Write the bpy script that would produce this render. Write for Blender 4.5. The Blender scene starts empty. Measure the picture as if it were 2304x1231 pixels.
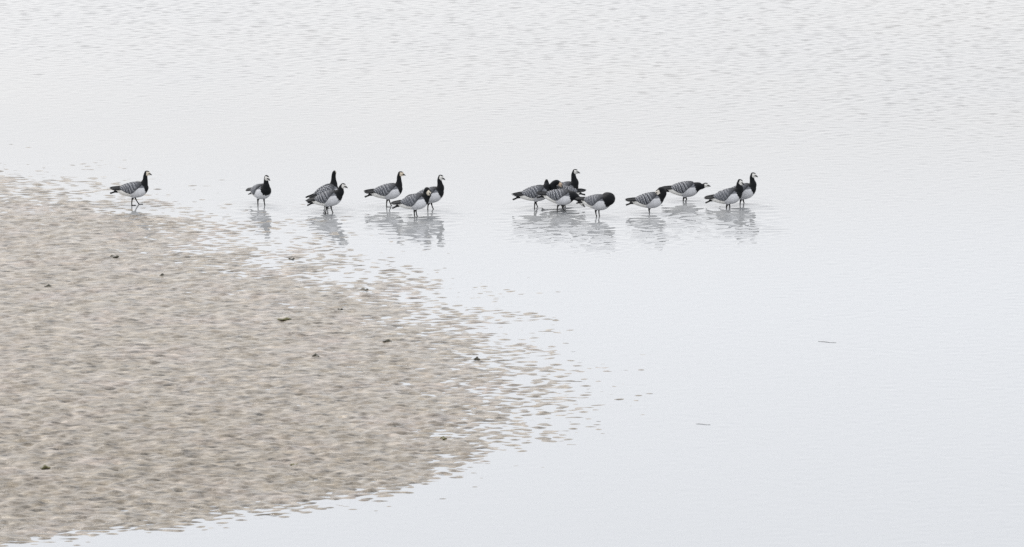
import bpy, math, random
import numpy as np
from mathutils import Vector, Matrix, noise as mnoise

random.seed(7)
RNG = np.random.default_rng(11)
sc = bpy.context.scene
col = sc.collection
R = math.radians

# ------------------------------------------------------------------ camera
CAM_H = 16.0            # viewpoint on a bank above the estuary
PITCH = 12.0            # degrees below the horizon
HFOV = 10.0             # telephoto
PW, PH = 2304, 1231
cam = bpy.data.cameras.new('camera')
cam.sensor_width = 36.0
cam.lens = 18.0 / math.tan(R(HFOV / 2))
cam.clip_start = 1.0
cam.clip_end = 9000.0
camo = bpy.data.objects.new('camera', cam)
col.objects.link(camo)
camo.location = (0, 0, CAM_H)
camo.rotation_euler = (R(90 - PITCH), 0, 0)
sc.camera = camo

# ------------------------------------------------------------------ overcast daylight
SUN_EL, SUN_AZ = 46.0, -40.0      # azimuth from +Y (away from the viewer), negative = left
w = bpy.data.worlds.new('World')
sc.world = w
w.use_nodes = True
nt = w.node_tree
nt.nodes.clear()
sky = nt.nodes.new('ShaderNodeTexSky')
sky.sky_type = 'NISHITA'
sky.sun_disc = False
sky.sun_elevation = R(SUN_EL)
sky.sun_rotation = R(SUN_AZ)
sky.altitude = 0
sky.air_density = 1.0
sky.dust_density = 6.0
sky.ozone_density = 1.0
hs = nt.nodes.new('ShaderNodeHueSaturation')      # cloud cover takes most of the blue out
hs.inputs['Saturation'].default_value = 0.36
bg = nt.nodes.new('ShaderNodeBackground')
bg.inputs['Strength'].default_value = 0.12
out = nt.nodes.new('ShaderNodeOutputWorld')
nt.links.new(sky.outputs[0], hs.inputs['Color'])
cloud = nt.nodes.new('ShaderNodeMix')             # even stratus over most of the sky
cloud.data_type = 'RGBA'
cloud.inputs[0].default_value = 0.75
geo = nt.nodes.new('ShaderNodeTexCoord')           # thin overcast, a little brighter overhead
sep = nt.nodes.new('ShaderNodeSeparateXYZ'); nt.links.new(geo.outputs['Generated'], sep.inputs[0])
lum = nt.nodes.new('ShaderNodeMapRange')
lum.inputs[1].default_value, lum.inputs[2].default_value = 0.0, 1.0
lum.inputs[3].default_value, lum.inputs[4].default_value = 0.97, 1.14
nt.links.new(sep.outputs['Z'], lum.inputs[0])
cc = nt.nodes.new('ShaderNodeVectorMath'); cc.operation = 'SCALE'
cc.inputs[0].default_value = (6.15, 6.22, 6.38)
nt.links.new(lum.outputs[0], cc.inputs['Scale'])
nt.links.new(cc.outputs[0], cloud.inputs[7])
nt.links.new(hs.outputs[0], cloud.inputs[6])
nt.links.new(cloud.outputs[2], bg.inputs['Color'])
nt.links.new(bg.outputs[0], out.inputs['Surface'])
sl = bpy.data.lights.new('sun', 'SUN')
sl.energy = 0.6
sl.angle = R(28)
sl.color = (1.0, 0.965, 0.92)
so = bpy.data.objects.new('sun', sl)
col.objects.link(so)
sd = Vector((math.sin(R(SUN_AZ)) * math.cos(R(SUN_EL)), math.cos(R(SUN_AZ)) * math.cos(R(SUN_EL)), math.sin(R(SUN_EL))))
so.rotation_euler = sd.to_track_quat('Z', 'Y').to_euler()
so.location = (-30, 60, 50)

vs = sc.view_settings
sc.display_settings.display_device = 'sRGB'
vs.view_transform = 'Standard'
vs.look = 'None'
vs.exposure = 1.14
vs.gamma = 1.0
vs.use_curve_mapping = False
sc.cycles.use_denoising = False
sc.cycles.max_bounces = 6

# ------------------------------------------------------------------ helpers
TP = math.tan(R(HFOV / 2))
def at(px, py, z=0.0):
    """Point of the level z seen at a pixel of the photograph (numpy or float)."""
    u = (np.asarray(px, float) / PW - 0.5) * 2 * TP
    v = (0.5 - np.asarray(py, float) / PH) * 2 * TP * PH / PW
    s, c = math.sin(R(PITCH)), math.cos(R(PITCH))
    dy = c + v * s
    dz = -s + v * c
    t = (z - CAM_H) / dz
    return u * t, dy * t

def tag(o, label=None, cat=None, group=None, kind=None):
    if label: o['label'] = label
    if cat: o['category'] = cat
    if group: o['group'] = group
    if kind: o['kind'] = kind
    return o

def new_mesh(name, V, F, mat=None, smooth=True):
    me = bpy.data.meshes.new(name)
    me.from_pydata([tuple(v) for v in V], [], [tuple(f) for f in F])
    if smooth:
        me.polygons.foreach_set('use_smooth', [True] * len(me.polygons))
    if mat: me.materials.append(mat)
    me.update()
    return me

def link(name, me, parent=None, mat4=None):
    o = bpy.data.objects.new(name, me)
    col.objects.link(o)
    if parent: o.parent = parent
    if mat4 is not None: o.matrix_local = mat4
    return o

def grid_mesh(name, X, Y, Z, mat):
    """X (nx), Y (ny) axis values, Z (ny,nx)."""
    nx, ny = len(X), len(Y)
    gx, gy = np.meshgrid(X, Y)
    co = np.stack([gx, gy, Z], -1).reshape(-1, 3).astype(np.float32)
    i = (np.arange(ny - 1)[:, None] * nx + np.arange(nx - 1)[None, :]).ravel()
    q = np.stack([i, i + 1, i + nx + 1, i + nx], -1).astype(np.int32)
    me = bpy.data.meshes.new(name)
    me.vertices.add(len(co)); me.vertices.foreach_set('co', co.ravel())
    me.loops.add(q.size); me.loops.foreach_set('vertex_index', q.ravel())
    me.polygons.add(len(q))
    me.polygons.foreach_set('loop_start', np.arange(0, q.size, 4, dtype=np.int32))
    me.polygons.foreach_set('use_smooth', np.ones(len(q), bool))
    me.update(calc_edges=True)
    me.materials.append(mat)
    return me

def set_attr(me, name, arr, typ='FLOAT'):
    a = me.attributes.new(name, typ, 'POINT')
    a.data.foreach_set('value' if typ == 'FLOAT' else 'color', np.asarray(arr, np.float32).ravel())

class NodeMat:
    def __init__(s, name):
        s.m = bpy.data.materials.new(name); s.m.use_nodes = True
        s.t = s.m.node_tree; s.b = s.t.nodes['Principled BSDF']
    def n(s, typ, **kw):
        nd = s.t.nodes.new(typ)
        for k, v in kw.items():
            if k in nd.inputs.keys() if hasattr(nd.inputs, 'keys') else False: nd.inputs[k].default_value = v
            else: setattr(nd, k, v)
        return nd
    def l(s, a, b): s.t.links.new(a, b)
    def noise(s, scale, detail=3, vec=None, rough=0.55):
        nd = s.t.nodes.new('ShaderNodeTexNoise')
        nd.inputs['Scale'].default_value = scale; nd.inputs['Detail'].default_value = detail
        nd.inputs['Roughness'].default_value = rough
        if vec: s.l(vec, nd.inputs['Vector'])
        return nd.outputs['Fac']
    def ramp(s, fac, stops):
        nd = s.t.nodes.new('ShaderNodeValToRGB')
        e = nd.color_ramp.elements
        while len(e) < len(stops): e.new(0.5)
        for k, (p, c) in enumerate(stops):
            e[k].position = p; e[k].color = (*c, 1) if len(c) == 3 else c
        s.l(fac, nd.inputs[0]); return nd.outputs['Color']
    def mix(s, fac, a, b, mode='MIX'):
        nd = s.t.nodes.new('ShaderNodeMix'); nd.data_type = 'RGBA'; nd.blend_type = mode
        if isinstance(fac, (int, float)): nd.inputs[0].default_value = fac
        else: s.l(fac, nd.inputs[0])
        for k, v in ((6, a), (7, b)):
            if isinstance(v, tuple): nd.inputs[k].default_value = (*v, 1)
            else: s.l(v, nd.inputs[k])
        return nd.outputs[2]
    def math(s, op, a, b=0.0):
        nd = s.t.nodes.new('ShaderNodeMath'); nd.operation = op
        for k, v in ((0, a), (1, b)):
            if isinstance(v, (int, float)): nd.inputs[k].default_value = v
            else: s.l(v, nd.inputs[k])
        return nd.outputs[0]
    def bump(s, h, strength, dist):
        nd = s.t.nodes.new('ShaderNodeBump')
        nd.inputs['Strength'].default_value = strength; nd.inputs['Distance'].default_value = dist
        s.l(h, nd.inputs['Height']); s.l(nd.outputs[0], s.b.inputs['Normal']); return nd
    def pos(s):
        return s.t.nodes.new('ShaderNodeTexCoord').outputs['Object']
    def attr(s, name):
        nd = s.t.nodes.new('ShaderNodeAttribute'); nd.attribute_name = name; return nd

# ------------------------------------------------------------------ materials
def mud_material():
    k = NodeMat('wet_mud'); p = k.pos()
    base = k.ramp(k.noise(1.1, 4, p), [(0.3, (0.166, 0.146, 0.116)), (0.52, (0.182, 0.160, 0.132)), (0.75, (0.192, 0.162, 0.141))])
    alg = k.ramp(k.math('ADD', k.noise(2.6, 5, p, 0.65), k.math('MULTIPLY', k.attr('algae').outputs['Fac'], 0.16)), [(0.56, (0, 0, 0)), (0.74, (1, 1, 1))])
    base = k.mix(k.math('MULTIPLY', alg, 0.65), base, (0.118, 0.098, 0.070))
    mp = k.t.nodes.new('ShaderNodeMapping'); mp.inputs['Scale'].default_value = (4.2, 9.5, 4)   # stretched across the view: mottled silt with shaded dashes and sky glints painted in
    k.l(p, mp.inputs[0])
    spk = k.ramp(k.noise(1.0, 4, mp.outputs[0], 0.7), [(0.33, (0.20, 0.195, 0.185)), (0.45, (0.80, 0.79, 0.78)), (0.54, (1.10, 1.09, 1.08)), (0.70, (1.78, 1.76, 1.74))])
    base = k.mix(1.0, base, spk, 'MULTIPLY')
    k.l(base, k.b.inputs['Base Color'])
    # drier silt on the higher ground is less glossy than the freshly uncovered film
    dry = k.attr('dry').outputs['Fac']
    rg = k.t.nodes.new('ShaderNodeMapRange')
    k.l(dry, rg.inputs[0]); rg.inputs[3].default_value = 0.22; rg.inputs[4].default_value = 0.40
    rn = k.math('ADD', rg.outputs[0], k.math('MULTIPLY', k.math('SUBTRACT', k.noise(2.5, 4, p, 0.65), 0.5), 0.55))
    k.l(rn, k.b.inputs['Roughness'])
    k.b.inputs['IOR'].default_value = 1.36
    k.bump(k.noise(34, 3, p), 0.8, 0.008)
    return k.m

def water_material():
    k = NodeMat('silty_water'); p = k.pos()
    mp = k.t.nodes.new('ShaderNodeMapping'); mp.inputs['Scale'].default_value = (0.5, 0.9, 1)
    k.l(p, mp.inputs[0])
    tint = k.ramp(k.noise(0.12, 3, p), [(0.35, (0.190, 0.191, 0.190)), (0.7, (0.204, 0.201, 0.193))])
    k.l(k.mix(k.attr('shallow').outputs['Fac'], tint, (0.246, 0.257, 0.269)), k.b.inputs['Base Color'])   # nearer water painted paler and bluer, for the sky it reflects
    ru = k.t.nodes.new('ShaderNodeMapRange'); k.l(k.attr('ruffle').outputs['Fac'], ru.inputs[0])
    ru.inputs[3].default_value = 0.04; ru.inputs[4].default_value = 0.06      # capillary ripples too small to model
    k.l(ru.outputs[0], k.b.inputs['Roughness'])
    k.b.inputs['IOR'].default_value = 1.333
    k.bump(k.noise(4.0, 3, mp.outputs[0]), 0.10, 0.012)
    return k.m

def bed_material():
    k = NodeMat('estuary_silt'); p = k.pos()
    k.l(k.ramp(k.noise(0.2, 5, p), [(0.3, (0.17, 0.15, 0.125)), (0.7, (0.22, 0.195, 0.17))]), k.b.inputs['Base Color'])
    k.b.inputs['Roughness'].default_value = 0.5
    return k.m

def plumage_material(name, attr='plumage', rough=0.7, spec=0.14):
    k = NodeMat(name); p = k.pos()
    a = k.attr(attr).outputs['Color']
    m = k.ramp(k.noise(55, 3, p, 0.6), [(0.25, (0.80, 0.80, 0.80)), (0.75, (1.14, 1.14, 1.14))])
    k.l(k.mix(1.0, a, m, 'MULTIPLY'), k.b.inputs['Base Color'])
    k.b.inputs['Roughness'].default_value = rough
    k.b.inputs['Specular IOR Level'].default_value = spec
    k.bump(k.noise(120, 2, p), 0.35, 0.002)
    return k.m

def plain(name, c, rough=0.5, spec=0.4, nscale=40):
    k = NodeMat(name); p = k.pos()
    lo = tuple(v * 0.7 for v in c); hi = tuple(min(1, v * 1.25) for v in c)
    k.l(k.ramp(k.noise(nscale, 3, p), [(0.3, lo), (0.7, hi)]), k.b.inputs['Base Color'])
    k.b.inputs['Roughness'].default_value = rough
    k.b.inputs['Specular IOR Level'].default_value = spec
    return k.m

M_MUD, M_WATER, M_BED = mud_material(), water_material(), bed_material()
M_BODY = plumage_material('goose_plumage')
M_WING = plumage_material('wing_plumage')
M_BLACK = plain('black_feather', (0.010, 0.011, 0.013), 0.6, 0.15)
M_BILL = plain('black_bill', (0.014, 0.014, 0.015), 0.4, 0.4)
M_EYE = plain('dark_eye', (0.006, 0.005, 0.005), 0.12, 0.5)
M_WEED = plain('dark_weed', (0.042, 0.038, 0.024), 0.5, 0.4, 30)
M_OLIVE = plain('olive_weed', (0.085, 0.078, 0.030), 0.55, 0.3, 30)
M_TWIG = plain('wet_twig', (0.42, 0.42, 0.42), 0.5, 0.4, 30)

# ------------------------------------------------------------------ geese: where they stand
# px, py = where the feet meet the water (photograph), dep = depth of water there
G = [
 dict(k='walk',    px=303, py=461.0, dep=0.0),
 dict(k='front',   px=588, py=462.5, dep=0.02),
 dict(k='away',    px=735, py=467.5, dep=0.01),
 dict(k='short',   px=742, py=480.0, dep=0.012),
 dict(k='alert',   px=875, py=464.0, dep=0.012),
 dict(k='behind',  px=969, py=472.0, dep=0.015),
 dict(k='breast',  px=936, py=487.5, dep=0.012),
 dict(k='lookaway',px=1207, py=468.0, dep=0.015),
 dict(k='backpreen',px=1266, py=464.5, dep=0.035),
 dict(k='tall',    px=1271, py=457.5, dep=0.03),
 dict(k='graze',   px=1262, py=475.0, dep=0.02),
 dict(k='hidden',  px=1346, py=487.0, dep=0.02),
 dict(k='tucked',  px=1463, py=478.0, dep=0.05),
 dict(k='reach',   px=1543, py=451.0, dep=0.06),
 dict(k='near',    px=1640, py=466.5, dep=0.065),
 dict(k='far',     px=1671, py=459.0, dep=0.045),
]
for g in G:
    g['x'], g['y'] = [float(v) for v in at(g['px'], g['py'])]

# ------------------------------------------------------------------ fields
def smooth(a, b, x):
    t = np.clip((np.asarray(x, float) - a) / (b - a), 0, 1); return t * t * (3 - 2 * t)

def band(ny, nx, dy, dx, lam, width=0.35, aniso=1.0, seed=0):
    """Band-limited random field, wavelength lam (m), rms 1."""
    r = np.random.default_rng(seed)
    f = np.fft.rfft2(r.standard_normal((ny, nx)))
    ky = np.fft.fftfreq(ny, dy)[:, None]; kx = np.fft.rfftfreq(nx, dx)[None, :] * aniso
    kk = np.sqrt(kx * kx + ky * ky) + 1e-9
    f *= np.exp(-(np.log(kk * lam) / width) ** 2 / 2)
    h = np.fft.irfft2(f, (ny, nx))
    return h / h.std()

def axis(lo, hi, step, far_lo, far_hi, grow=1.5):
    a = list(np.arange(lo, hi + step / 2, step)); s = step; p = a[-1]
    while p < far_hi:
        s *= grow; p += s; a.append(p)
    s = step; p = a[0]; pre = []
    while p > far_lo:
        s *= grow; p -= s; pre.append(p)
    return np.array(pre[::-1] + a), len(pre)

# ------------------------------------------------------------------ mud bank
# mean waterline traced on the water level (photo pixels) with the width in metres over
# which the bank fades into the water there
SHORE = [(-900, 338, 2.4), (-300, 378, 2.4), (0, 411, 2.4), (100, 426, 2.4), (200, 447, 2.2), (280, 466, 1.8), (360, 486, 1.9), (450, 508, 2.4),
         (540, 540, 2.4), (600, 570, 2.3), (700, 598, 2.3), (800, 622, 2.2), (900, 652, 2.0), (980, 690, 1.7),
         (1060, 738, 1.7), (1120, 790, 1.6), (1165, 840, 1.6), (1190, 890, 1.5), (1175, 940, 1.2), (1125, 985, 0.9),
         (1065, 1030, 0.68), (990, 1066, 0.52), (915, 1092, 0.48), (840, 1112, 0.46), (760, 1130, 0.5), (640, 1146, 0.5),
         (540, 1158, 0.48), (440, 1172, 0.48), (330, 1188, 0.48), (220, 1203, 0.4), (100, 1215, 0.4), (0, 1222, 0.4),
         (-400, 1240, 0.5), (-1400, 1262, 0.6)]
SP = np.array([[*at(a, b)] for a, b, c in SHORE]); SW = np.array([c for a, b, c in SHORE])

def shore_field(X, Y):
    """signed distance over width (inside positive)."""
    best = np.full(X.shape, 1e9); wid = np.ones(X.shape); inside = np.zeros(X.shape, bool)
    poly = np.vstack([SP, [[-60, SP[-1, 1]]], [[-60, SP[0, 1]]]])
    n = len(poly)
    for i in range(n):
        a, b = poly[i], poly[(i + 1) % n]
        cond = (a[1] > Y) != (b[1] > Y)
        if abs(b[1] - a[1]) > 1e-9:
            inside ^= cond & (X < (b[0] - a[0]) * (Y - a[1]) / (b[1] - a[1]) + a[0])
        if i < len(SP) - 1:
            d = b - a; L2 = d @ d
            t = np.clip(((X - a[0]) * d[0] + (Y - a[1]) * d[1]) / L2, 0, 1)
            ds = np.hypot(X - a[0] - t * d[0], Y - a[1] - t * d[1])
            m = ds < best
            best = np.where(m, ds, best); wid = np.where(m, SW[i] * (1 - t) + SW[i + 1] * t, wid)
    return np.where(inside, best, -best), wid

SX0, SX1, SDX = -8.6, 2.9, 0.022
SY0, SY1, SDY = 59.5, 86.0, 0.034
ax, px0 = axis(SX0, SX1, SDX, -58, 40)
ay, py0 = axis(SY0, SY1, SDY, 20, 150)
fnx = len(np.arange(SX0, SX1 + SDX / 2, SDX)); fny = len(np.arange(SY0, SY1 + SDY / 2, SDY))
gx, gy = np.meshgrid(ax, ay)
sdist, swid = shore_field(gx, gy)
s = sdist / swid
base = np.where(s < 0, 0.017 * s, np.where(s < 1, 0.017 * s, 0.017 * (1 + 0.55 * np.log(np.maximum(s, 1)))))
base = np.maximum(base, -0.16)
nz = np.zeros_like(base)
fine = 0.0054 * band(fny, fnx, SDY, SDX, 0.140, 0.27, 2.15, 1) + 0.0028 * band(fny, fnx, SDY, SDX, 0.095, 0.25, 2.0, 2)
fine += 0.0026 * band(fny, fnx, SDY, SDX, 0.36, 0.35, 2.0, 3) + 0.0030 * band(fny, fnx, SDY, SDX, 1.3, 0.4, 1.3, 4)
# flattish tops, sharper hollows: the bank is worked over by worms and feet
fine = np.where(fine > 0, fine * 0.85, fine * 1.1)
nz[py0:py0 + fny, px0:px0 + fnx] = fine
ed = np.clip(np.minimum.reduce([gx - SX0, SX1 - gx, gy - SY0, SY1 - gy]) / 0.4, 0, 1)
zz = base + nz * ed * (1 + 0.35 * np.clip((72.5 - gy) / 9, 0, 1))
for g in G:      # the bed each goose stands on
    d2 = (gx - g['x']) ** 2 + (gy - g['y']) ** 2
    wgt = np.exp(-(d2 / 0.22 ** 2) ** 2)
    tgt = np.minimum(zz, -g['dep']) if g['dep'] > 0 else -0.003 + 0.35 * (zz)
    zz = zz * (1 - wgt) + (tgt if g['dep'] == 0 else np.full_like(zz, -g['dep'])) * wgt
zz = zz + 0.007 * np.exp(-((gx - G[0]['x']) / 0.7) ** 2 - ((gy - G[0]['y'] + 1.25) / 0.62) ** 2)
MUD_AX, MUD_AY, MUD_Z = ax, ay, zz
me = grid_mesh('mudflat', ax, ay, zz, M_MUD)
set_attr(me, 'dry', np.clip((base - 0.010) / 0.022, 0, 1))
set_attr(me, 'algae', np.clip((72.5 - gy) / 9, 0, 1))      # film of algae on the older, drier near side
mud = tag(link('mudflat', me), 'wet grey brown mudbank with lumpy surface sloping into the shallow water', None, None, 'structure')

def mud_height(x, y):
    i = int(np.clip(np.searchsorted(MUD_AX, x), 1, len(MUD_AX) - 1)); j = int(np.clip(np.searchsorted(MUD_AY, y), 1, len(MUD_AY) - 1))
    return float(MUD_Z[j, i])

# estuary bed to the horizon, under everything
me = new_mesh('ground', [(-4500, -500, -0.6), (4500, -500, -0.6), (4500, 6000, -0.6), (-4500, 6000, -0.6)], [(0, 1, 2, 3)], M_BED, False)
tag(link('ground', me), 'silty estuary bed under the water', None, None, 'structure')

# ------------------------------------------------------------------ water
WX0, WX1, WDX = -10.0, 10.0, 0.05
WY0, WY1, WDY = 59.0, 102.0, 0.042
ax, px0 = axis(WX0, WX1, WDX, -4000, 4000, 1.6)
ay, py0 = axis(WY0, WY1, WDY, -400, 5500, 1.6)
fnx = len(np.arange(WX0, WX1 + WDX / 2, WDX)); fny = len(np.arange(WY0, WY1 + WDY / 2, WDY))
gx, gy = np.meshgrid(ax[px0:px0 + fnx], ay[py0:py0 + fny])
b1 = band(fny, fnx, WDY, WDX, 0.19, 0.24, 1.45, 21)      # wind ripples, crests across the view
b2 = band(fny, fnx, WDY, WDX, 0.125, 0.22, 1.6, 22)
b3 = band(fny, fnx, WDY, WDX, 0.20, 0.3, 1.8, 23)       # stirred up by the birds
patch = band(fny, fnx, WDY, WDX, 0.30, 0.4, 1.3, 24)
wind = 1 / (1 + np.exp(-((gy - 88.3) + 0.38 * gx) / 1.8))
calm = 0.05 + 0.10 * np.clip((gx - 1) / 6, 0, 1)
amp = (calm + 0.85 * wind) * np.exp(0.7 * np.clip(patch, -2, 1.5) - 0.35)
h = 0.0095 * np.tanh(amp * (0.0041 * b1 + 0.0014 * b2) / 0.0095)
near = np.zeros_like(h); outer = np.zeros_like(h)
b4 = band(fny, fnx, WDY, WDX, 0.14, 0.25, 1.6, 25)
rings = np.zeros_like(h)
for i, g in enumerate(G):
    if g['dep'] <= 0: continue
    dx, dy = gx - g['x'], gy - (g['y'] - 0.9)
    near = np.maximum(near, (0.8 if g['x'] > 0.1 else 0.6) * np.exp(-((dx / 0.45) ** 2 + (dy / 1.15) ** 2)))
    outer = np.maximum(outer, np.exp(-((dx / 0.5) ** 2 + ((dy + 0.85) / 0.75) ** 2)) * (1.0 if g['x'] > 0.1 else 0.2))
    d = np.hypot(gx - g['x'], gy - g['y'])
    rings += np.exp(-((d - 0.25) / 0.5) ** 2) * np.sin(2 * math.pi * d / 0.17 + i) * 0.0012
h += 0.0042 * outer * b4 + 0.0050 * near * b3 * np.clip(0.8 + 0.5 * b1 * 0.5, 0.2, 2) + rings
ed = np.clip(np.minimum.reduce([gx - WX0, WX1 - gx, gy - WY0, WY1 - gy]) / 0.6, 0, 1)
zz = np.zeros((len(ay), len(ax)))
zz[py0:py0 + fny, px0:px0 + fnx] = h * ed
me = grid_mesh('water', ax, ay, zz, M_WATER)
ruf = np.zeros((len(ay), len(ax)))
ruf[py0:py0 + fny, px0:px0 + fnx] = np.clip(near * np.where(gx > 0, .85, .3) * (1 + .25 * b1), 0, 1)
set_attr(me, 'ruffle', ruf)
set_attr(me, 'shallow', smooth(88, 72, np.meshgrid(ax, ay)[1]))  # mask for the painted-in sky brightness, by distance from the viewer and not depth
tag(link('water', me), 'pale shallow estuary water reflecting the overcast sky', None, None, 'structure')

# ------------------------------------------------------------------ goose anatomy
# trunk rings: x, top, bottom, half width (metres, goose facing +x, feet at z 0)
TR = np.array([(-.262, .226, .196, .022), (-.225, .250, .178, .044), (-.17, .277, .154, .066), (-.10, .303, .130, .088), (-.03, .319, .115, .099),
               (.04, .323, .110, .104), (.09, .319, .120, .100), (.13, .311, .140, .090), (.16, .300, .168, .074), (.184, .285, .202, .050), (.196, .262, .232, .018)])
PIV = Vector((0, 0, .20))
def tr_at(x):
    return [np.interp(x, TR[:, 0], TR[:, k]) for k in (1, 2, 3)]

def loft(rings):
    V, F = [], []
    n = len(rings[0])
    for r in rings: V += list(r)
    for i in range(len(rings) - 1):
        for j in range(n):
            a = i * n + j; b = i * n + (j + 1) % n
            F.append((a, b, b + n, a + n))
    F.append(tuple(range(n - 1, -1, -1))); F.append(tuple((len(rings) - 1) * n + j for j in range(n)))
    return V, F

def trunk(n=28):
    xs = np.linspace(TR[0, 0], TR[-1, 0], 34)
    rings = []
    for x in xs:
        t, b, wv = tr_at(x)
        zc, hh = (t + b) / 2, (t - b) / 2
        ring = []
        for j in range(n):
            a = 2 * math.pi * j / n
            ca, sa = math.cos(a), math.sin(a)
            e = 0.9
            ring.append((x, wv * math.copysign(abs(ca) ** e, ca), zc + hh * math.copysign(abs(sa) ** e, sa)))
        rings.append(ring)
    return loft(rings)

def catmull(P, sub=6):
    P = np.array(P, float)
    Q = np.vstack([2 * P[0] - P[1], P, 2 * P[-1] - P[-2]])
    o = []
    for i in range(1, len(Q) - 2):
        for k in range(sub):
            t = k / sub
            a, b, c, d = Q[i - 1], Q[i], Q[i + 1], Q[i + 2]
            o.append(0.5 * (2 * b + (c - a) * t + (2 * a - 5 * b + 4 * c - d) * t * t + (3 * b - a - 3 * c + d) * t ** 3))
    o.append(Q[-2])
    return np.array(o)

def tube(P, n=12, flat=1.0):
    """P: rows x,y,z,r -> closed loft with rounded ends."""
    P = np.array(P, float)
    C, r = P[:, :3], P[:, 3]
    T = np.gradient(C, axis=0)
    T /= np.linalg.norm(T, axis=1)[:, None] + 1e-12
    C = np.vstack([C[0] - T[0] * r[0] * .7, C[0] - T[0] * r[0] * .4, C, C[-1] + T[-1] * r[-1] * .4, C[-1] + T[-1] * r[-1] * .7])
    r = np.concatenate([[r[0] * .25, r[0] * .75], r, [r[-1] * .75, r[-1] * .25]])
    T = np.vstack([T[0], T[0], T, T[-1], T[-1]])
    ref = np.array([0, 1.0, 0]) if abs(T[0][1]) < .9 else np.array([1.0, 0, 0])
    rings = []
    for c, rr, t in zip(C, r, T):
        u = np.cross(ref, t); u /= np.linalg.norm(u) + 1e-12
        v = np.cross(t, u); ref = v
        rings.append([tuple(c + rr * (math.cos(2 * math.pi * j / n) * v * flat + math.sin(2 * math.pi * j / n) * u)) for j in range(n)])
    return loft(rings)

def ellipsoid(M, rx, ry, rz, n=16, m=10):
    rings = []
    for i in range(m + 1):
        a = math.pi * (0.02 + 0.96 * i / m)
        rings.append([tuple(M @ Vector((rx * math.cos(a), ry * math.sin(a) * math.cos(2 * math.pi * j / n), rz * math.sin(a) * math.sin(2 * math.pi * j / n)))) for j in range(n)])
    return loft(rings)

def frame(center, d, up=(0, 0, 1)):
    x = Vector(d).normalized(); y = Vector(up).cross(x).normalized(); z = x.cross(y)
    M = Matrix((x, y, z)).transposed().to_4x4(); M.translation = Vector(center)
    return M

BLACK = np.array([.0065, .0075, .0090]); GREY = np.array([.58, .585, .605]); WHITE = np.array([.76, .75, .72])
CREAM = np.array([.66, .60, .50]); LEG = np.array([.018, .017, .016])

def seg_dist(Pv, C, r):
    """min over a polyline of (distance - radius)"""
    best = np.full(len(Pv), 1e9)
    for i in range(len(C) - 1):
        d = C[i + 1] - C[i]; L = d @ d + 1e-12
        t = np.clip(((Pv - C[i]) @ d) / L, 0, 1)
        dd = np.linalg.norm(Pv - C[i] - t[:, None] * d, axis=1) - (r[i] * (1 - t) + r[i + 1] * t)
        best = np.minimum(best, dd)
    return best

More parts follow.
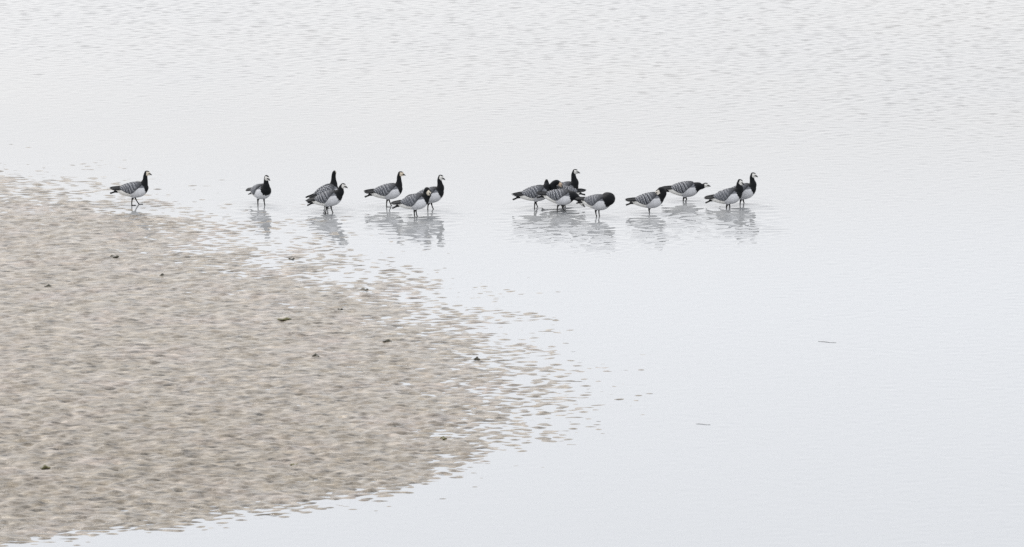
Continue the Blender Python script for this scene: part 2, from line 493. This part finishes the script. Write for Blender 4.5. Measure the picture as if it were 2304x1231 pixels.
def goose_body(name, pose, i):
    pitch = R(pose.get('pitch', 0))
    PM = Matrix.Translation(PIV) @ Matrix.Rotation(-pitch, 4, 'Y') @ Matrix.Translation(-PIV)
    V, F = [], []
    def add(vf, M=None):
        o = len(V)
        V.extend([tuple(M @ Vector(v)) if M is not None else tuple(v) for v in vf[0]])
        F.extend([tuple(a + o for a in f) for f in vf[1]])
    add(trunk(), PM)
    # neck (points are in the unpitched frame)
    nb = PM @ Vector((.105, 0, .238))
    N = [(nb.x, nb.y, nb.z, .078)] + [tuple(q) for q in pose['neck']]
    HC = Vector(pose['head']); HD = Vector(pose['dir']).normalized()
    HM = frame(HC, HD, pose.get('up', (0, 0, 1)))
    back = HC - HD * .014
    N.append((back.x, back.y, back.z, .0285))
    NC = catmull(N, 9)
    add(tube(NC, 28))
    add(ellipsoid(HM, .043, .0265, .0325))
    add(ellipsoid(HM @ Matrix.Translation((.022, 0, -.006)), .030, .019, .0215))
    # legs with feathered thighs, shanks and webbed feet
    legs = []
    for sgn, (fx, fy) in zip((1, -1), pose.get('feet', ((.012, .0), (-.012, .0)))):
        if fx is None: continue
        hip = PM @ Vector((-.005, .046 * sgn, .165))
        kx, ky = hip.x * .6 + fx * .4 - .012, .046 * sgn + fy * .3
        L = [(hip.x, hip.y, hip.z, .040), (hip.x * .8 + kx * .2, hip.y, .132, .027), (kx, ky, .098, .0135), ((kx + fx) / 2 - .003, ky * .5 + (.046 * sgn + fy) * .5, .052, .0092), (fx, .046 * sgn + fy, .010, .0092)]
        C = catmull(L, 4); legs.append(C)
        add(tube(C, 10))
        f = Vector((fx, .046 * sgn + fy, .006))
        for ang in (-28, 0, 28):
            tip = f + Vector((.062 * math.cos(R(ang)), .062 * math.sin(R(ang)), -.001))
            add(tube([(f.x - .006, f.y, .007, .0065), ((f.x + tip.x) / 2, (f.y + tip.y) / 2, .007, .006), (tip.x, tip.y, .006, .0055)], 8))
        web = [(f.x, f.y, .010), (f.x + .052, f.y - .026, .009), (f.x + .056, f.y, .010), (f.x + .052, f.y + .026, .009)]
        add((web + [(a, b, c - .007) for a, b, c in web], [(0, 1, 2, 3), (7, 6, 5, 4), (0, 4, 5, 1), (1, 5, 6, 2), (2, 6, 7, 3), (3, 7, 4, 0)]))
    me0 = new_mesh(name + '_raw', V, F)
    ob = link(name + '_raw', me0)
    md = ob.modifiers.new('r', 'REMESH'); md.mode = 'VOXEL'; md.voxel_size = .0058
    ms = ob.modifiers.new('s', 'SMOOTH'); ms.factor = .5; ms.iterations = 3
    dg = bpy.context.evaluated_depsgraph_get()
    me = bpy.data.meshes.new_from_object(ob.evaluated_get(dg))
    bpy.data.objects.remove(ob); bpy.data.meshes.remove(me0)
    me.name = name
    me.polygons.foreach_set('use_smooth', [True] * len(me.polygons))
    # ---- plumage colours by region of the bird
    n = len(me.vertices); P = np.empty(n * 3, np.float32); me.vertices.foreach_get('co', P); P = P.reshape(-1, 3).astype(float)
    Mi = np.array(PM.inverted()); T = P @ Mi[:3, :3].T + Mi[:3, 3]
    x, y, z = T.T
    top, bot, wv = tr_at(x)
    t = (z - bot) / np.maximum(top - bot, 1e-4)
    rr = np.random.default_rng(100 + i)
    jit = .006 * np.sin(z * 190 + 2 * np.sin(y * 80)) + .004 * np.sin(y * 210 + z * 90)
    c = np.tile(GREY * rr.uniform(.92, 1.08), (n, 1))
    def put(mask, colr):
        nonlocal c
        c = c * (1 - mask[:, None]) + np.asarray(colr) * mask[:, None]
    bars = .5 + .5 * np.sin((x + .35 * z) * 2 * math.pi / .024 + 1.2 * np.sin(z * 60))
    c *= (1 - .20 * bars * smooth(.12, -.06, x))[:, None]                 # faint flank bars
    put(smooth(.12, .17, x + jit) * smooth(.55, .75, t) * .5, WHITE)          # pale front of the flank
    put(smooth(-.045, -.075, x + jit - .10 * (z - .17)), WHITE)          # belly and vent
    put(smooth(.66, .74, t) * smooth(.20, .16, x), (.13, .135, .15))      # mantle and back
    put(smooth(-.10, -.14, x) * smooth(.70, .80, t), BLACK)               # rump
    edge = .098 + (.315 - z) * .46 + jit * .7 + .012 * np.sin((z - .2) * 22)
    put(smooth(-.004, .004, x - edge), BLACK)                             # breast
    for L in legs:
        m = (seg_dist(P, L[:, :3], L[:, 3]) < .006) & (P[:, 2] < .135)
        put(m.astype(float) * smooth(.128, .112, P[:, 2]), LEG)
    put((P[:, 2] < .03).astype(float), LEG)
    dn = seg_dist(P, NC[4::2, :3], NC[4::2, 3])
    tdist = (np.sqrt(((y / np.maximum(wv, .01)) ** 2) + ((z - (top + bot) / 2) / np.maximum((top - bot) / 2, .01)) ** 2) - 1) * .08
    tdist = np.where((x < TR[0, 0]) | (x > TR[-1, 0]), .2, tdist)
    put(((dn < .009) & (dn < tdist + .004)).astype(float), BLACK)
    Hi = np.array(HM.inverted()); H = P @ Hi[:3, :3].T + Hi[:3, 3]
    hx, hy, hz = H.T
    inh = ((hx / .060) ** 2 + (hy / .036) ** 2 + ((hz + .002) / .042) ** 2 < 1.0) & (dn < .03)
    put(inh.astype(float), BLACK)
    face = smooth(-.018, -.012, hx + .25 * hz) * smooth(.023, .018, hz - .16 * hx) * smooth(-.040, -.034, hz)
    face = face * inh
    put(face, pose.get('face', CREAM))
    lore = inh * smooth(.020, .026, hx) * smooth(.0095, .006, np.abs(hz - .004)) * (np.abs(hy) > .004)
    put(lore, BLACK)
    set_attr(me, 'plumage', np.hstack([c, np.ones((n, 1))]), 'FLOAT_COLOR')
    me.materials.append(M_BODY)
    return me, PM, HM

# ---- folded wing: overlapping rows of feathers over the flank, shared between birds
def wing_mesh(side, seed, contrast):
    r = np.random.default_rng(seed)
    nx, nv = 80, 22
    xs = np.linspace(.108, -.238, nx)
    lowx = np.array([.112, .09, .05, .0, -.035, -.06, -.11, -.17, -.24]); lowz = np.array([.306, .286, .250, .212, .188, .180, .194, .220, .243])
    outer, inner, C = [], [], []
    for a, x in enumerate(xs):
        t, b, wv = tr_at(np.clip(x, TR[0, 0] + .004, 1)); zc, hh = (t + b) / 2, (t - b) / 2
        zl = np.interp(-x, -lowx, lowz)
        plo = math.asin(np.clip((zl - zc) / hh, -.95, .93)); phi1 = R(86)
        for v in range(nv):
            q = v / (nv - 1); ph = plo * (1 - q) + phi1 * q
            ca, sa = math.cos(ph), math.sin(ph)
            P = np.array([x, wv * abs(ca) ** .9 * side, zc + hh * math.copysign(abs(sa) ** .9, sa)])
            nrm = np.array([0, ca * side / max(wv, .03), sa / max(hh, .03)]); nrm /= np.linalg.norm(nrm)
            # feather rows run down and backwards; every row ends in a small step
            u = (.108 - x) + .075 * (1 - q) + .012 * mnoise.noise(Vector((x * 16, q * 2.5, seed * 1.7 + side)))
            pitchr = .040
            sc_ = .015 * abs(math.sin(math.pi * (q * 5.2 + .5 * (int(u / pitchr) % 2)))) 
            rowf = (u + sc_) / pitchr; k = int(rowf); f = rowf - k
            edge = min(1, 4 * q + .25) * min(1, 5 * (1 - q) + .3) * min(1, a / 5 + .1)
            lift = (.0075 + .0030 * f ** 1.5) * edge * (1 - .55 * smooth(.75, 1, a / (nx - 1))) + .003 * (1 if 0 < v < nv - 1 else 0)
            outer.append(P + nrm * lift); inner.append(P - nrm * .012)
            aa = a / (nx - 1)
            gr = np.array([.094, .099, .112]) * (.30 + .95 * smooth(.0, .42, aa)) * (1.0 + .10 * r.standard_normal())
            gr = gr * (1 - .25 * smooth(.6, .9, q))
            vis = .88 * contrast * smooth(.16, .34, aa)
            dark = smooth(.34, .50, f) * smooth(.84, .74, f)
            lite = smooth(.80, .90, f)
            cc = gr * (1 - dark * vis) + np.array([.018, .019, .022]) * dark * vis
            cc = cc * (1 - lite * min(1, vis + .15)) + np.array([.48, .485, .50]) * lite * min(1, vis + .15)
            tert = smooth(.78, .95, aa); cc = cc * (1 - tert * .5) + np.array([.07, .075, .085]) * tert * .5
            C.append(cc)
    n = nx * nv
    V = outer + inner; F = []
    for a in range(nx - 1):
        for v in range(nv - 1):
            p = a * nv + v; q4 = (p, p + 1, p + nv + 1, p + nv)
            F.append(q4 if side > 0 else q4[::-1])
            q5 = tuple(k + n for k in q4); F.append(q5[::-1] if side > 0 else q5)
    rim = [v for v in range(nv)] + [a * nv + nv - 1 for a in range(1, nx)] + [(nx - 1) * nv + v for v in range(nv - 2, -1, -1)] + [a * nv for a in range(nx - 2, 0, -1)]
    for k in range(len(rim)):
        p, q6 = rim[k], rim[(k + 1) % len(rim)]
        f4 = (q6, p, p + n, q6 + n); F.append(f4 if side > 0 else f4[::-1])
    me = new_mesh('wing', V, F, M_WING)
    set_attr(me, 'plumage', np.hstack([np.array(C + C), np.ones((2 * n, 1))]), 'FLOAT_COLOR')
    return me

def blade(L, wd, th, curve=.0, n=9):
    """a long feather along -x, root at the origin, with a raised shaft"""
    V, F = [], []
    for i in range(n):
        t = i / (n - 1)
        ww = wd * (.55 + .45 * min(1, t * 3)) * (1 - max(0, (t - .72) / .28) ** 2 * .92)
        x = -L * t; zc = curve * t * t
        for yy, zz_ in ((-ww, 0), (0, th), (ww, 0), (0, -th)): V.append((x, yy, zc + zz_))
    for i in range(n - 1):
        for j in range(4):
            a = i * 4 + j; b = i * 4 + (j + 1) % 4; F.append((a, b, b + 4, a + 4))
    F.append((3, 2, 1, 0)); F.append(tuple((n - 1) * 4 + j for j in range(4)))
    return V, F
V, F = blade(.168, .0130, .0035, -.004, 12); PRIM = new_mesh('primary_feather', V, F, M_BLACK)
V, F = blade(.112, .0150, .0075, -.004); TAILF = new_mesh('tail_feather', V, F, M_BLACK)
# tail coverts: a short tapering block the tail quills root in
V, F = tube([(-.215, 0, .212, .032), (-.245, 0, .204, .025), (-.280, 0, .197, .015)], 14, 1.35); TAILB = new_mesh('tail', V, F, M_BLACK)
# bill: deep at the base, curved down to a nail, slightly open line between the halves
def bill_mesh():
    rings = []
    for t, hw, zt, zb in ((0, .0135, .013, -.013), (.25, .0122, .0105, -.0125), (.55, .0102, .0055, -.0115), (.85, .0085, .001, -.0105), (1.0, .0040, -.003, -.0095)):
        x = .034 + .036 * t
        rings.append([(x, hw * math.cos(a), (zt + zb) / 2 + (zt - zb) / 2 * math.sin(a)) for a in [2 * math.pi * j / 12 for j in range(12)]])
    return new_mesh('bill', *loft(rings), M_BILL)
BILL = bill_mesh()
EYE = new_mesh('eye', *ellipsoid(Matrix.Identity(4), .0042, .0022, .0042, 10, 6), M_EYE)
WINGS = [{s: wing_mesh(s, 40 + k, cst) for s in (1, -1)} for k, cst in enumerate((.60, .82, 1.05))]

def make_goose(i, g, pose, label):
    root = bpy.data.objects.new('goose', None)
    col.objects.link(root)
    root.empty_display_size = .1
    root.location = (g['x'], g['y'], -g['dep'] if g['dep'] > 0 else mud_height(g['x'], g['y']))
    root.rotation_euler = (0, 0, R(pose.get('yaw', 0)))
    sz = pose.get('size', 1.0); root.scale = (sz, sz, sz)
    tag(root, label, 'goose', 'barnacle geese standing at the water edge')
    me, PM, HM = goose_body('body', pose, i)
    link('body', me, root)
    WM = WINGS[pose.get('wing', i % 3)]
    r = random.Random(i)
    for s in (1, -1):
        wg = link('wing', WM[s], root, PM)
        for k in range(4):
            up = k * .0075
            Mx = Matrix.Translation((-.150 - .010 * k, s * (.050 - .0075 * k), .243 + up + r.uniform(-.003, .003))) @ Matrix.Rotation(R(-1.0 - 1.3 * k + r.uniform(-1.8, 1.8)), 4, 'Y') @ Matrix.Rotation(R(-s * (9 - 2.0 * k)), 4, 'Z') @ Matrix.Rotation(R(-s * 55), 4, 'X')
            link('primary_feather', PRIM, wg, Mx)
    tl = link('tail', TAILB, root, PM)
    for k, a in enumerate((-20, -10, 0, 10, 20)):
        Mx = Matrix.Translation((-.232, .016 * math.sin(R(a * 3)), .203 - .006 * abs(a) / 20)) @ Matrix.Rotation(R(a), 4, 'Z') @ Matrix.Rotation(R(-11), 4, 'Y')
        link('tail_feather', TAILF, tl, Mx)
    link('bill', BILL, root, HM)
    for s in (1, -1):
        link('eye', EYE, root, HM @ Matrix.Translation((.020, s * .0232, .006)) @ Matrix.Rotation(R(-12 * s), 4, 'Z'))
    return root

# ------------------------------------------------------------------ the sixteen poses
PALE = (.68, .67, .64)
UP = [(.135, 0, .305, .056), (.150, 0, .355, .037), (.153, 0, .410, .030)]
POSES = [
 (dict(yaw=3, pitch=0, neck=UP, head=(.182, 0, .456), dir=(.93, 0, -.36), feet=((.058, -.01), (-.040, .0)), face=CREAM, wing=1),
  'goose walking alone on the wet mud at the far left of the flock'),
 (dict(yaw=-58, pitch=8, neck=[(.137, 0, .312, .055), (.140, 0, .360, .037), (.140, 0, .405, .031)], head=(.165, 0, .445), dir=(.80, .25, -.45), feet=((.0, .012), (.01, -.012)), face=PALE, wing=0),
  'goose standing alone turned half towards us, second bird from the left'),
 (dict(yaw=42, pitch=9, neck=[(.128, 0, .325, .056), (.130, 0, .385, .037), (.130, 0, .440, .031)], head=(.145, 0, .487), dir=(.75, .55, -.2), feet=((.015, .01), (-.02, .0)), wing=2),
  'goose seen from behind with black neck upright, half hidden behind a pale faced goose'),
 (dict(yaw=-18, pitch=12, neck=[(.150, 0, .318, .060), (.162, 0, .352, .044), (.168, 0, .385, .034)], head=(.205, 0, .416), dir=(.92, -.12, -.36), feet=((.03, .0), (-.045, .0)), face=PALE, wing=2),
  'goose with white face and short drawn in neck, in front of a goose turned away'),
 (dict(yaw=0, pitch=5, neck=[(.135, 0, .312, .056), (.143, 0, .365, .037), (.142, 0, .425, .030)], head=(.170, 0, .474), dir=(.95, -.05, -.30), feet=((.035, .0), (-.03, .0)), face=(.62, .54, .43), wing=1),
  'alert goose with upright neck and cream face, left of the bird preening its breast'),
 (dict(yaw=-12, pitch=10, neck=[(.137, 0, .330, .057), (.133, 0, .385, .038), (.126, 0, .440, .031)], head=(.150, 0, .482), dir=(.88, -.15, -.44), feet=((.03, .0), (-.03, .0)), face=PALE, wing=0),
  'goose with tall upright neck standing behind a goose that preens its breast'),
 (dict(yaw=-8, pitch=9, neck=[(.150, 0, .325, .060), (.150, -.005, .375, .044), (.158, -.02, .402, .034)], head=(.186, -.045, .375), dir=(.55, -.25, -.80), up=(.6, 0, .5), feet=((.012, -.016), (-.012, .016)), face=CREAM, wing=0),
  'goose preening its own breast with arched neck, in front of a tall upright goose'),
 (dict(yaw=10, pitch=5, neck=[(.140, 0, .315, .055), (.145, .01, .345, .040), (.145, .02, .365, .032)], head=(.148, .035, .378), dir=(.15, .98, -.15), feet=((.03, .0), (-.035, .0)), wing=1),
  'goose with low neck and head turned away, leftmost of the crowded five'),
 (dict(yaw=204, pitch=0, neck=[(.150, 0, .315, .060), (.140, .02, .370, .044), (.110, .045, .395, .035)], head=(.076, .070, .372), dir=(-.62, .35, -.70), up=(-.5, 0, .6), feet=((.02, .0), (-.02, .0)), face=(.50, .40, .31), wing=2),
  'goose with rusty cream face preening its back, squeezed between four other geese'),
 (dict(yaw=-8, pitch=8, neck=[(.135, 0, .325, .060), (.126, 0, .385, .040), (.120, 0, .440, .032)], head=(.150, 0, .488), dir=(.95, -.15, -.26), feet=((.02, .0), (-.02, .0)), face=PALE, wing=0),
  'tall goose with upright neck and white face at the back of the crowded five'),
 (dict(yaw=-12, pitch=-4, neck=[(.170, 0, .240, .066), (.222, -.005, .222, .046), (.262, -.01, .190, .034)], head=(.298, -.012, .145), dir=(.70, -.10, -.70), up=(.5, 0, .5), feet=((.045, -.01), (-.045, .01)), face=PALE, wing=2),
  'goose stretching its head down to the water in front of the crowded birds'),
 (dict(yaw=-30, pitch=0, neck=[(.168, .01, .282, .084), (.125, .035, .300, .068), (.070, .078, .300, .048)], head=(.020, .112, .275), dir=(-.85, .25, -.40), feet=((.006, -.018), (-.006, .018)), wing=0),
  'goose with its head hidden as it preens its far side, showing a round black breast'),
 (dict(yaw=-4, pitch=4, neck=[(.165, 0, .320, .062), (.160, -.006, .365, .044), (.138, -.014, .376, .035)], head=(.108, -.028, .350), dir=(-.70, -.30, -.55), up=(-.5, 0, .7), feet=((None, None), (.0, .04)), face=(.60, .56, .50), wing=2),
  'goose resting on one leg with its bill tucked into its back'),
 (dict(yaw=-4, pitch=1, neck=[(.178, 0, .262, .060), (.222, 0, .262, .040), (.250, 0, .272, .033)], head=(.280, 0, .284), dir=(.97, -.1, -.2), feet=((.035, .0), (-.035, .0)), face=PALE, wing=2),
  'goose with its neck stretched low and level to the right, apart from the last pair'),
 (dict(yaw=-12, pitch=10, neck=[(.142, 0, .325, .060), (.140, 0, .370, .044), (.140, 0, .405, .035)], head=(.160, -.004, .436), dir=(.78, .1, -.62), feet=((.025, .0), (-.025, .0)), face=PALE, wing=0),
  'nearer and lower goose of the overlapping pair at the right end of the flock'),
 (dict(yaw=-10, pitch=9, neck=[(.138, 0, .325, .057), (.133, 0, .375, .038), (.126, 0, .425, .031)], head=(.150, 0, .465), dir=(.92, -.05, -.38), feet=((.03, .0), (-.03, .0)), face=PALE, wing=1),
  'farther and taller goose of the overlapping pair at the right end of the flock'),
]
for i, (g, (pose, label)) in enumerate(zip(G, POSES)):
    make_goose(i, g, pose, label)

# ------------------------------------------------------------------ scraps of weed on the mud
def weed_mesh(seed, L, wd, hh):
    """a crumpled frond: a few overlapping lobes with torn ends, thick enough to stand up"""
    r = random.Random(seed); n, m = 14, 10; rings = []
    for i in range(n):
        t = i / (n - 1); env = max(.08, math.sin(math.pi * (t * .94 + .03)) ** .7)
        ring = []
        for j in range(m):
            a = 2 * math.pi * j / m
            k = 1 + .45 * mnoise.noise(Vector((t * 5 + seed, math.cos(a) * 1.3, math.sin(a) * 1.3)))
            ring.append(((t - .5) * L + .012 * mnoise.noise(Vector((t * 4, a, seed))), wd * env * k * math.cos(a) + .02 * math.sin(t * 7 + seed), max(-.008, hh * env * k * math.sin(a) * (1 + .5 * math.sin(t * 9 + seed)))))
        rings.append(ring)
    return loft(rings)
WEED = [  # px, py, length, width, height, material, label
 (257, 579, .125, .034, .024, M_WEED, 'black scrap of weed on the mud below the lone walking goose'),
 (365, 620, .075, .036, .026, M_WEED, 'dark olive lump of weed on the mud, right of and below the blackest scrap'),
 (657, 581, .085, .028, .020, M_WEED, 'dark scrap at the edge of the water below the pair with one goose turned away'),
 (711, 803, .095, .034, .026, M_WEED, 'dark lump of weed alone in the middle of the mudbank'),
 (640, 720, .190, .040, .016, M_OLIVE, 'long flat olive strand of weed in the middle of the mudbank'),
 (820, 650, .110, .036, .020, M_WEED, 'brownish black scrap beside a white pool near the upper water edge'),
 (872, 768, .120, .030, .020, M_WEED, 'slanting dark scrap of weed between the mid bank and the right tip'),
 (765, 696, .065, .028, .018, M_WEED, 'tiny dark scrap on the mud right of the long olive strand'),
 (1074, 807, .080, .030, .022, M_WEED, 'dark scrap close to the right tip of the mudbank'),
 (886, 964, .070, .046, .030, M_WEED, 'dark green lump of weed on the lower right part of the mudbank'),
 (998, 987, .075, .036, .022, M_OLIVE, 'olive lump of weed near the lower right shore of the mudbank'),
 (108, 645, .100, .034, .020, M_WEED, 'dark scrap of weed near the left edge of the mud'),
 (664, 1046, .110, .044, .024, M_OLIVE, 'brown olive clump of weed in the bottom middle of the mudbank'),
 (102, 1056, .120, .050, .026, M_OLIVE, 'olive clump of weed near the lower left corner of the mud'),
]
for k, (a, b, L, wd, hh, mt, lab) in enumerate(WEED):
    x, y = [float(v) for v in at(a, b, .015)]
    V, F = weed_mesh(k * 3.7, L, wd, hh * .75)
    o = link('weed_scrap', new_mesh('weed_scrap', V, F, mt))
    o.location = (x, y, mud_height(x, y) + .002); o.rotation_euler = (0, 0, random.uniform(-.35, .35))
    tag(o, lab, 'weed', 'scraps of weed lying on the mudbank')
# drifting twigs on the open water
for k, (a, b, L, rz, lab) in enumerate(((1861, 770, .23, -.35, 'thin twig floating alone on the calm water at the right'),
                                       (1582, 955, .17, -.3, 'short twig floating off the right tip of the mudbank'))):
    x, y = [float(v) for v in at(a, b)]
    V, F = tube([(-L / 2, 0, 0, .003), (-L * .2, .008, .001, .0042), (L * .2, -.004, .0, .0042), (L / 2, .006, 0, .0025)], 8)
    o = link('floating_twig', new_mesh('floating_twig', V, F, M_TWIG)); o.location = (x, y, .003); o.rotation_euler = (0, 0, rz)
    tag(o, lab, 'twig', 'twigs floating on the water')
